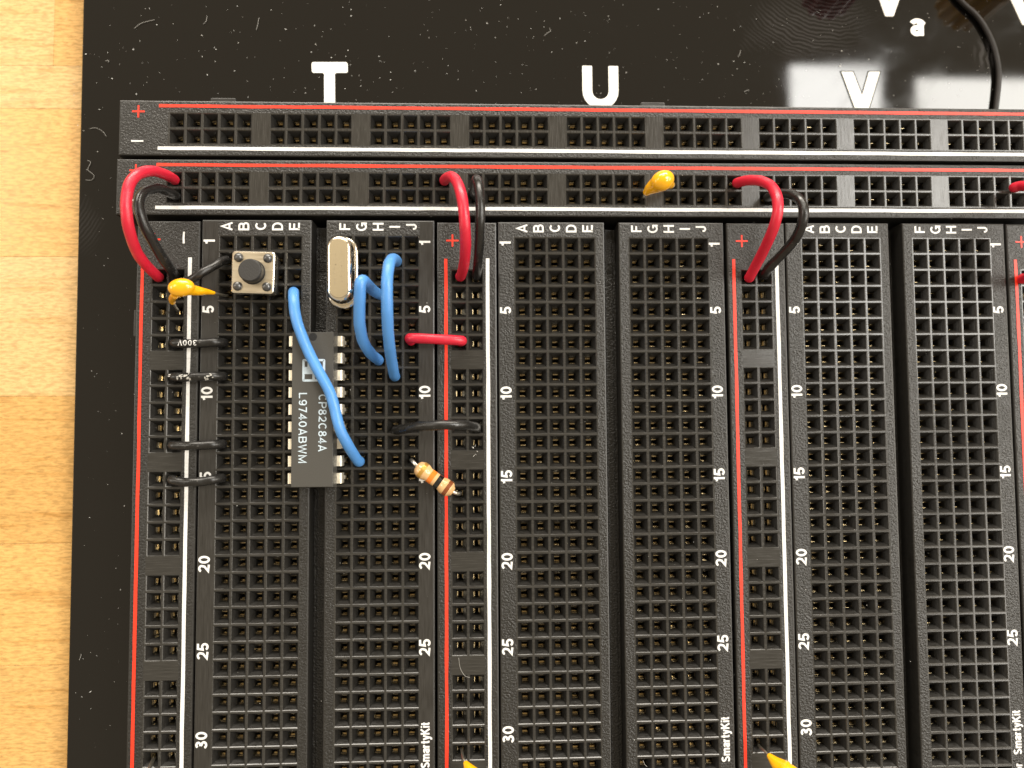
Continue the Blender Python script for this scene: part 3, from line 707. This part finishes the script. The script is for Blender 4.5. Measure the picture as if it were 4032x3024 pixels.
lcx, lcy, lw = (a[0]+b[0])/2, (a[1]+b[1])/2, (b[0]-a[0])/2
bm = bmesh.new()
def flat(x0, x1, y0, y1): quad(bm, [(x0,y0,0),(x1,y0,0),(x1,y1,0),(x0,y1,0)])
w = .16*2
q = lw; e = q*.2
flat(-q+e*.7, q-e*.7, q-e, q); flat(-q+e*.7, q-e*.7, -q, -q+e); flat(-q, -q+e, -q+e*.7, q-e*.7); flat(q-e, q, -q+e*.7, q-e*.7)
for sx in (-1, 1):
    for sy in (-1, 1):
        quad(bm, [(sx*(q-e), sy*(q-e), 0), (sx*q, sy*(q-e*.7), 0), (sx*(q-e*.2), sy*(q-e*.2), 0), (sx*(q-e*.7), sy*q, 0)][::sx*sy])
flat(-q+e, q-e, -q*.34, q*.30)
flat(-q*.12, q*.12, -q+e, -q*.34); flat(-q*.55, q*.30, q*.30, q-e)
obj('printed_logo', bm, M_chipink, ic, (lcx, lcy, .3865))

# ------------------------------------------------------------------ the crystal
M_can = mat('nickel_can', (.86, .80, .68), .14, 1.0)
_v = coords(M_can); _n = N(M_can, 'ShaderNodeTexNoise', Scale=3.0, Detail=4.0); L(M_can, _v, _n.inputs['Vector'])
L(M_can, ramp(M_can, _n.outputs[0], [(.3, g(.08)), (.7, g(.18))]), bsdf(M_can).inputs['Roughness'])
M_cantop = mat('nickel_can_top', (.60, .51, .345), .38, 1.0)
cr = thing('crystal', 'silvery oval metal can crystal standing left of the blue loops', 'crystal', (1.770, -.468, 0), math.radians(1))
R0, HF = .232, .32
bm = bmesh.new()
loft(bm, [(stadium(R0, HF), .045), (stadium(R0+.004, HF), .06), (stadium(R0, HF), .085), (stadium(R0-.025, HF), .10)]); obj('base_flange', bm, M_can, cr)
bm = bmesh.new()
loft(bm, [(stadium(.196, HF-.01), .095), (stadium(.190, HF-.01), .13), (stadium(.189, HF-.01), .325), (stadium(.187, HF-.01), .345), (stadium(.181, HF-.01), .366), (stadium(.170, HF-.01), .385), (stadium(.156, HF-.01), .398), (stadium(.140, HF-.012), .405)]); obj('can', bm, M_can, cr)
bm = bmesh.new(); loft(bm, [(stadium(.138, HF-.012), .4045), (stadium(.132, HF-.014), .4085)]); top_can = obj('can_top', bm, M_cantop, cr)
M_etch = mat('etched_mark', (.64, .55, .39), .40, 1.0)
for s, dx in (('12.000', -.055), ('HC49S', .05)): pass
for sx, yy0 in ((-.055, .12), (.045, .16)):
    bm = bmesh.new(); rk = random.Random(int(sx*1000))
    for k in range(7):
        y = yy0+.09-k*.072
        for q_ in range(3):
            u, v = sx+rk.uniform(-.02,.02), y+rk.uniform(-.016,.016); wv = rk.choice([(.016,.003),(.003,.014)])
            quad(bm, [(u-wv[0],v-wv[1],.4098),(u+wv[0],v-wv[1],.4098),(u+wv[0],v+wv[1],.4098),(u-wv[0],v+wv[1],.4098)])
    obj('etched_marks', bm, M_etch, top_can, kind='stuff')
for sy in (-1, 1):
    bm = bmesh.new(); tube(bm, [Vector((0, sy*.244, .06)), Vector((0, sy*.25, -.25))], .022, 10); obj('lead', bm, M_tin, cr)

# ------------------------------------------------------------------ the push button
sp = (0.510, -0.522, 0.360)
sw = thing('push_button', 'small square metal push button with round black plunger', 'push button', (sp[0], sp[1], 0), math.radians(-1.5))
bm = bmesh.new(); box(bm, -.295, .295, -.290, .290, .06, .345, bev=.02); obj('button_housing', bm, mat('switch_black_plastic', (.012, .011, .010), .45), sw)
M_plate = mat('brushed_tin_plate', (.64, .565, .43), .36, 1.0); M_rim = mat('bright_tin_rim', (.92, .88, .78), .25, 1.0)
_v = coords(M_plate, (3, 40, 3)); _n = N(M_plate, 'ShaderNodeTexNoise', Scale=1.0, Detail=3.0); L(M_plate, _v, _n.inputs['Vector']); L(M_plate, ramp(M_plate, _n.outputs[0], [(.3, g(.30)), (.7, g(.46))]), bsdf(M_plate).inputs['Roughness'])
bm = bmesh.new()
def rrect(h, r, seg=6):
    pts = []
    for cx_, cy_, a0 in ((h-r,h-r,0),(-h+r,h-r,90),(-h+r,-h+r,180),(h-r,-h+r,270)):
        for k in range(seg+1):
            a = math.radians(a0+90*k/seg); pts.append((cx_+r*math.cos(a), cy_+r*math.sin(a)))
    return pts
loft(bm, [(rrect(.306, .04), .18), (rrect(.310, .045), .345), (rrect(.310, .045), .355), (rrect(.298, .04), .366)], smooth=False)
cover = obj('metal_cover', bm, M_rim, sw)
bm = bmesh.new(); loft(bm, [(rrect(.297, .04), .3655), (rrect(.294, .04), .3685)], smooth=False); obj('cover_face', bm, M_plate, sw)
M_rivet = mat('dark_rivet', (.10, .10, .10), .28, .6)
for sx in (-1, 1):
    for sy in (-1, 1):
        bm = bmesh.new(); lathe(bm, [(.070, 0), (.069, .012), (.060, .032), (.040, .048), (.012, .055)], 20); obj('rivet', bm, M_rivet, sw, (sx*.212, sy*.212, .366))
M_plunger = mat('plunger_plastic', (.022, .021, .020), .55)
_v = coords(M_plunger); _n = N(M_plunger, 'ShaderNodeTexNoise', Scale=45.0, Detail=3.0); L(M_plunger, _v, _n.inputs['Vector']); bump(M_plunger, _n.outputs[0], .5, .008)
bm = bmesh.new(); lathe(bm, [(.183, 0), (.183, .02), (.172, .03)], 36); obj('plunger_ring', bm, M_in2, sw, (0, 0, .366))
bm = bmesh.new(); lathe(bm, [(.172, 0), (.172, .10), (.168, .14), (.160, .158), (.150, .163)], 40); obj('plunger', bm, M_plunger, sw, (0, 0, .366))
for sx in (-1, 1):
    for sy in (-1, 1):
        bm = bmesh.new(); box(bm, sx*.262-.012, sx*.262+.012, sy*.225-.035, sy*.225+.035, -.10, .10, bev=.004); obj('leg', bm, M_tin, sw)

# ------------------------------------------------------------------ yellow capacitors
def capacitor(label, blobs, legs, leads, loc):
    """blobs: ellipsoid (centre, radii, rotz); legs: tapered resin tubes; leads: bare wires"""
    t = thing('capacitor', label, 'capacitor', loc, 0, 'yellow bead capacitors'); o0 = Vector(loc)
    bm = bmesh.new()
    for c, r, rz in blobs:
        M_ = Matrix.Translation(Vector(c)-o0) @ Matrix.Rotation(rz, 4, 'Z') @ Matrix.Diagonal((*r, 1))
        bmesh.ops.create_icosphere(bm, subdivisions=4, radius=1, matrix=M_)
    for pts, r0_, r1_ in legs:
        tube(bm, catmull([Vector(p)-o0 for p in pts], 8), lambda s, a=r0_, b=r1_: a+(b-a)*s, 16)
    b = obj('resin_bead', bm, M_cap, t)
    md = b.modifiers.new('r', 'REMESH'); md.mode = 'VOXEL'; md.voxel_size = .011; md.use_smooth_shade = True
    sm = b.modifiers.new('s', 'SMOOTH'); sm.iterations = 7; sm.factor = .6
    for pts in leads:
        bm = bmesh.new(); tube(bm, catmull([Vector(p)-o0 for p in pts], 8), .020, 10); obj('lead', bm, M_lead_dull, t)
a1 = (-0.352, -0.827, 0.780)
capacitor('yellow bead capacitor bridging the left rail, beside the push button',
    [(a1, (.185, .130, .115), math.radians(6))],
    [([(-0.258, -0.848, 0.740), (-0.170, -0.845, 0.600), (-0.118, -0.828, 0.450), (-0.052, -0.824, 0.320)], .085, .026), ([(-0.476, -0.910, 0.680), (-0.592, -0.941, 0.500), (-0.625, -0.976, 0.400)], .060, .045)],
    [[(-0.078, -0.823, 0.360), (-0.021, -0.828, 0.240), (0.021, -0.816, 0.060), (-0.049, -0.766, -0.200)], [(-0.609, -0.972, 0.440), (-0.637, -1.005, 0.300), (-0.673, -1.041, 0.100), (-0.811, -1.002, -0.200)]], (-0.667, -0.681, 0.000))
a2 = (6.571, 0.835, 0.500)
capacitor('yellow bead capacitor standing on the lower horizontal rail',
    [(a2, (.185, .150, .160), math.radians(28))],
    [([(6.513, 0.805, 0.450), (6.430, 0.770, 0.340), (6.375, 0.730, 0.220)], .135, .050), ([(6.648, 0.829, 0.450), (6.726, 0.835, 0.340), (6.805, 0.887, 0.160)], .085, .05)],
    [[(6.382, 0.733, 0.260), (6.373, 0.716, 0.100), (6.423, 0.769, -0.200)], [(6.790, 0.877, 0.200), (6.855, 0.964, 0.000), (6.908, 1.038, -0.200)]], (6.663, 0.971, 0.000))
capacitor('yellow capacitor cut by the bottom edge, left of the two there',
    [((3.832, -7.825, 0.550), (.19, .14, .14), math.radians(-40))],
    [([(3.750, -7.759, 0.500), (3.662, -7.690, 0.400), (3.598, -7.634, 0.300)], .12, .034)],
    [[(3.605, -7.648, 0.300), (3.570, -7.615, 0.220), (3.542, -7.592, 0.020), (3.520, -7.648, -0.200)]], (3.586, -7.803, 0.000))
capacitor('yellow capacitor cut by the bottom edge, right of the two there',
    [((8.243, -7.817, 0.550), (.20, .145, .14), math.radians(-35))],
    [([(8.183, -7.768, 0.500), (8.103, -7.707, 0.400), (8.035, -7.639, 0.280)], .145, .034)],
    [[(8.046, -7.650, 0.280), (8.014, -7.627, 0.180), (8.005, -7.632, 0.020), (8.071, -7.703, -0.200)]], (8.277, -7.915, 0.000))
o0 = (-0.959, -7.695, 0.000)
bm = bmesh.new(); tube(bm, catmull([Vector(p)-Vector(o0) for p in ((-0.991, -7.656, -0.120), (-0.939, -7.630, 0.050), (-0.900, -7.655, 0.250), (-0.900, -7.737, 0.450))], 8), .026, 10)
o = obj('bare_lead', bm, M_lead_dull, None, o0); tag(o, 'bare metal lead entering the left rail at the bottom edge', 'wire lead')

# ------------------------------------------------------------------ the resistor
ra, rb = Vector((2.895, -3.385, 0.240)), Vector((3.433, -3.775, 0.240))
re = thing('resistor', 'tan resistor with orange, black and brown bands lying on a slant', 'resistor', tuple(ra))
ax = rb-ra; Ln = ax.length
q3 = Vector((1,0,0)).rotation_difference(ax.normalized())
def rprof(s):
    if s < .04: return .055+.9*s
    if s < .13: return .091+(s-.04)*.30
    if s < .24: return .118
    if s < .32: return .118-(s-.24)*.27
    if s < .66: return .0965
    if s < .74: return .0965+(s-.66)*.24
    if s < .90: return .1155
    return .1155-(s-.90)*.62
bm = bmesh.new(); tube(bm, [ax*(k/48) for k in range(49)], lambda s: rprof(s)*1.07, 28); obj('resistor_body', bm, M_res, re)
for nm, s0, s1, m in (('gold_band', .12, .21, mat('gold_band', (.72, .42, .10), .3, .7)), ('orange_band', .36, .47, resin('orange_band', (.78, .20, .02))),
                      ('black_band', .545, .655, resin('black_band', (.008, .008, .008))), ('brown_band', .80, .89, resin('brown_band', (.20, .055, .015)))):
    bm = bmesh.new(); tube(bm, [ax*(s0+(s1-s0)*k/8) for k in range(9)], lambda s, a=s0, b=s1: rprof(a+(b-a)*s)*1.07+.0018, 28, cap=False); obj('colour_band', bm, m, re)['label'] = nm.replace('_', ' ')
for pts in ([ra+ax*.05, Vector((2.872, -3.352, 0.240)), Vector((2.814, -3.304, 0.140)), Vector((2.777, -3.319, -0.200))], [rb-ax*.05, Vector((3.469, -3.788, 0.220)), Vector((3.519, -3.809, 0.120)), Vector((3.524, -3.823, -0.200))]):
    bm = bmesh.new(); tube(bm, catmull([p-ra for p in pts], 8), .030, 12); obj('lead', bm, M_tin, re)

# ------------------------------------------------------------------ dust, lint and crumbs
M_dust = mat('dust', (.70, .69, .66), .7); M_lint = mat('lint', (.32, .31, .29), .8)
rd = random.Random(21)
bm = bmesh.new()
def speck(x, y, z, s):
    vs = [bm.verts.new((x+s*rd.uniform(-1,1), y+s*rd.uniform(-1,1), z+s*k)) for k in (0, 0, 0, 1.0)]
    try:
        for a in ((0,1,3),(1,2,3),(2,0,3),(0,2,1)): bm.faces.new([vs[k] for k in a])
    except ValueError: pass
for k in range(900):
    x, y = rd.uniform(-3.4, 15), rd.uniform(1.9, 5.2)
    speck(x, y, ZP+.001, rd.choice([.005,.006,.008,.010,.013]))
for k in range(140):
    y = rd.uniform(-10.5, 1.9); speck(rd.uniform(x_at(y)+.1, -1.5), y, ZP+.001, rd.choice([.004,.006,.009]))
for x, y, s in ((1700,170,.028),(1760,35,.02),(2010,60,.024),(2073,256,.026),(2982,75,.03),(2932,246,.028),(1243,175,.022),(1370,196,.02),(2365,365,.022),(524,190,.022),(548,160,.018),(3165,25,.016),(1493,220,.02),(1495,242,.02)):
    pass
bmesh.ops.recalc_face_normals(bm, faces=bm.faces)
o = obj('dust_specks', bm, M_dust, kind='stuff'); o['label'] = 'white dust specks scattered over the glossy black plate'
bm = bmesh.new()
BIG = [(-0.545, 3.499, -0.900), (-1.884, 3.477, -0.900), (-1.783, 3.613, -0.900), (-1.716, 4.174, -0.900), (-0.777, 3.727, -0.900), (-0.578, 3.529, -0.900), (1.109, 3.596, -0.900), (1.649, 3.502, -0.900), (2.165, 3.409, -0.900), (2.174, 3.317, -0.900), (3.053, 4.089, -0.900), (4.336, 4.108, -0.900), (4.212, 4.332, -0.900), (4.640, 3.286, -0.900), (3.983, 4.019, -0.900), (5.651, 4.163, -0.900), (7.841, 4.385, -0.900), (8.616, 4.145, -0.900), (8.376, 3.373, -0.900), (5.893, 2.812, -0.900), (9.585, 3.782, -0.900), (10.948, 3.607, -0.900), (12.463, 3.307, -0.900), (-1.818, 2.711, -0.900), (-2.420, 2.444, -0.900), (-2.670, 2.096, -0.900), (-2.317, 0.633, -0.900), (2.357, 3.000, -0.900), (1.837, 3.068, -0.900), (10.047, 3.340, -0.900), (7.141, 3.406, -0.900), (6.340, 3.175, -0.900)]
for p in BIG: speck(p[0], p[1], ZP+.001, .020)
for p in ([(3.747, -3.253, 0.002), (3.770, -3.226, 0.002), (3.785, -3.196, 0.002), (3.731, -3.276, 0.002), (3.724, -3.126, 0.002), (3.763, -3.100, 0.002)]): speck(p[0], p[1], .001, .022)
for k in range(420):
    x, y = rd.uniform(-1.3, 13), rd.uniform(-8.8, 2.1); speck(x, y, .001, rd.choice([.003, .004, .007]))
obj('dust_crumbs', bm, M_dust, kind='stuff')['label'] = 'larger white crumbs on the plate and the boards'
bm = bmesh.new()
FIB = [[(-2.560, 2.118, -0.900), (-2.458, 2.132, -0.900), (-2.350, 2.073, -0.900), (-2.283, 1.988, -0.900)], [(-2.584, 1.590, -0.900), (-2.530, 1.553, -0.900), (-2.572, 1.434, -0.900), (-2.472, 1.341, -0.900), (-2.503, 1.265, -0.900), (-2.600, 1.260, -0.900)],
       [(-1.879, 3.824, -0.900), (-1.769, 3.912, -0.900), (-1.625, 3.958, -0.900), (-1.551, 3.976, -0.900)], [(-0.691, 4.059, -0.900), (-0.702, 3.971, -0.900), (-0.751, 3.914, -0.900)], [(0.167, 4.037, -0.900), (0.147, 3.927, -0.900), (0.124, 3.826, -0.900)],
       [(4.941, 3.789, -0.900), (4.998, 3.843, -0.900), (5.054, 3.879, -0.900), (5.033, 3.932, -0.900)], [(8.260, 3.469, -0.900), (8.292, 3.510, -0.900), (8.311, 3.586, -0.900)], [(8.355, 2.857, -0.900), (8.400, 2.884, -0.900), (8.444, 2.889, -0.900)],
       [(-2.333, 3.264, -0.900), (-2.279, 3.274, -0.900), (-2.287, 3.239, -0.900)], [(-2.514, -6.457, -0.900), (-2.492, -6.398, -0.900), (-2.485, -6.359, -0.900)], [(3.501, -6.248, 0.010), (3.523, -6.397, 0.010), (3.590, -6.510, 0.010), (3.666, -6.541, 0.010)],
       [(6.244, -7.806, 0.010), (6.273, -7.870, 0.010), (6.303, -7.893, 0.010)], [(0.358, -6.208, -0.050), (0.382, -6.166, -0.030), (0.362, -6.130, -0.010)]]
for f in FIB: tube(bm, catmull(f, 6), .0030, 5)
obj('lint_fibres', bm, M_lint, kind='stuff')['label'] = 'thin pale lint fibres on the plate and boards'
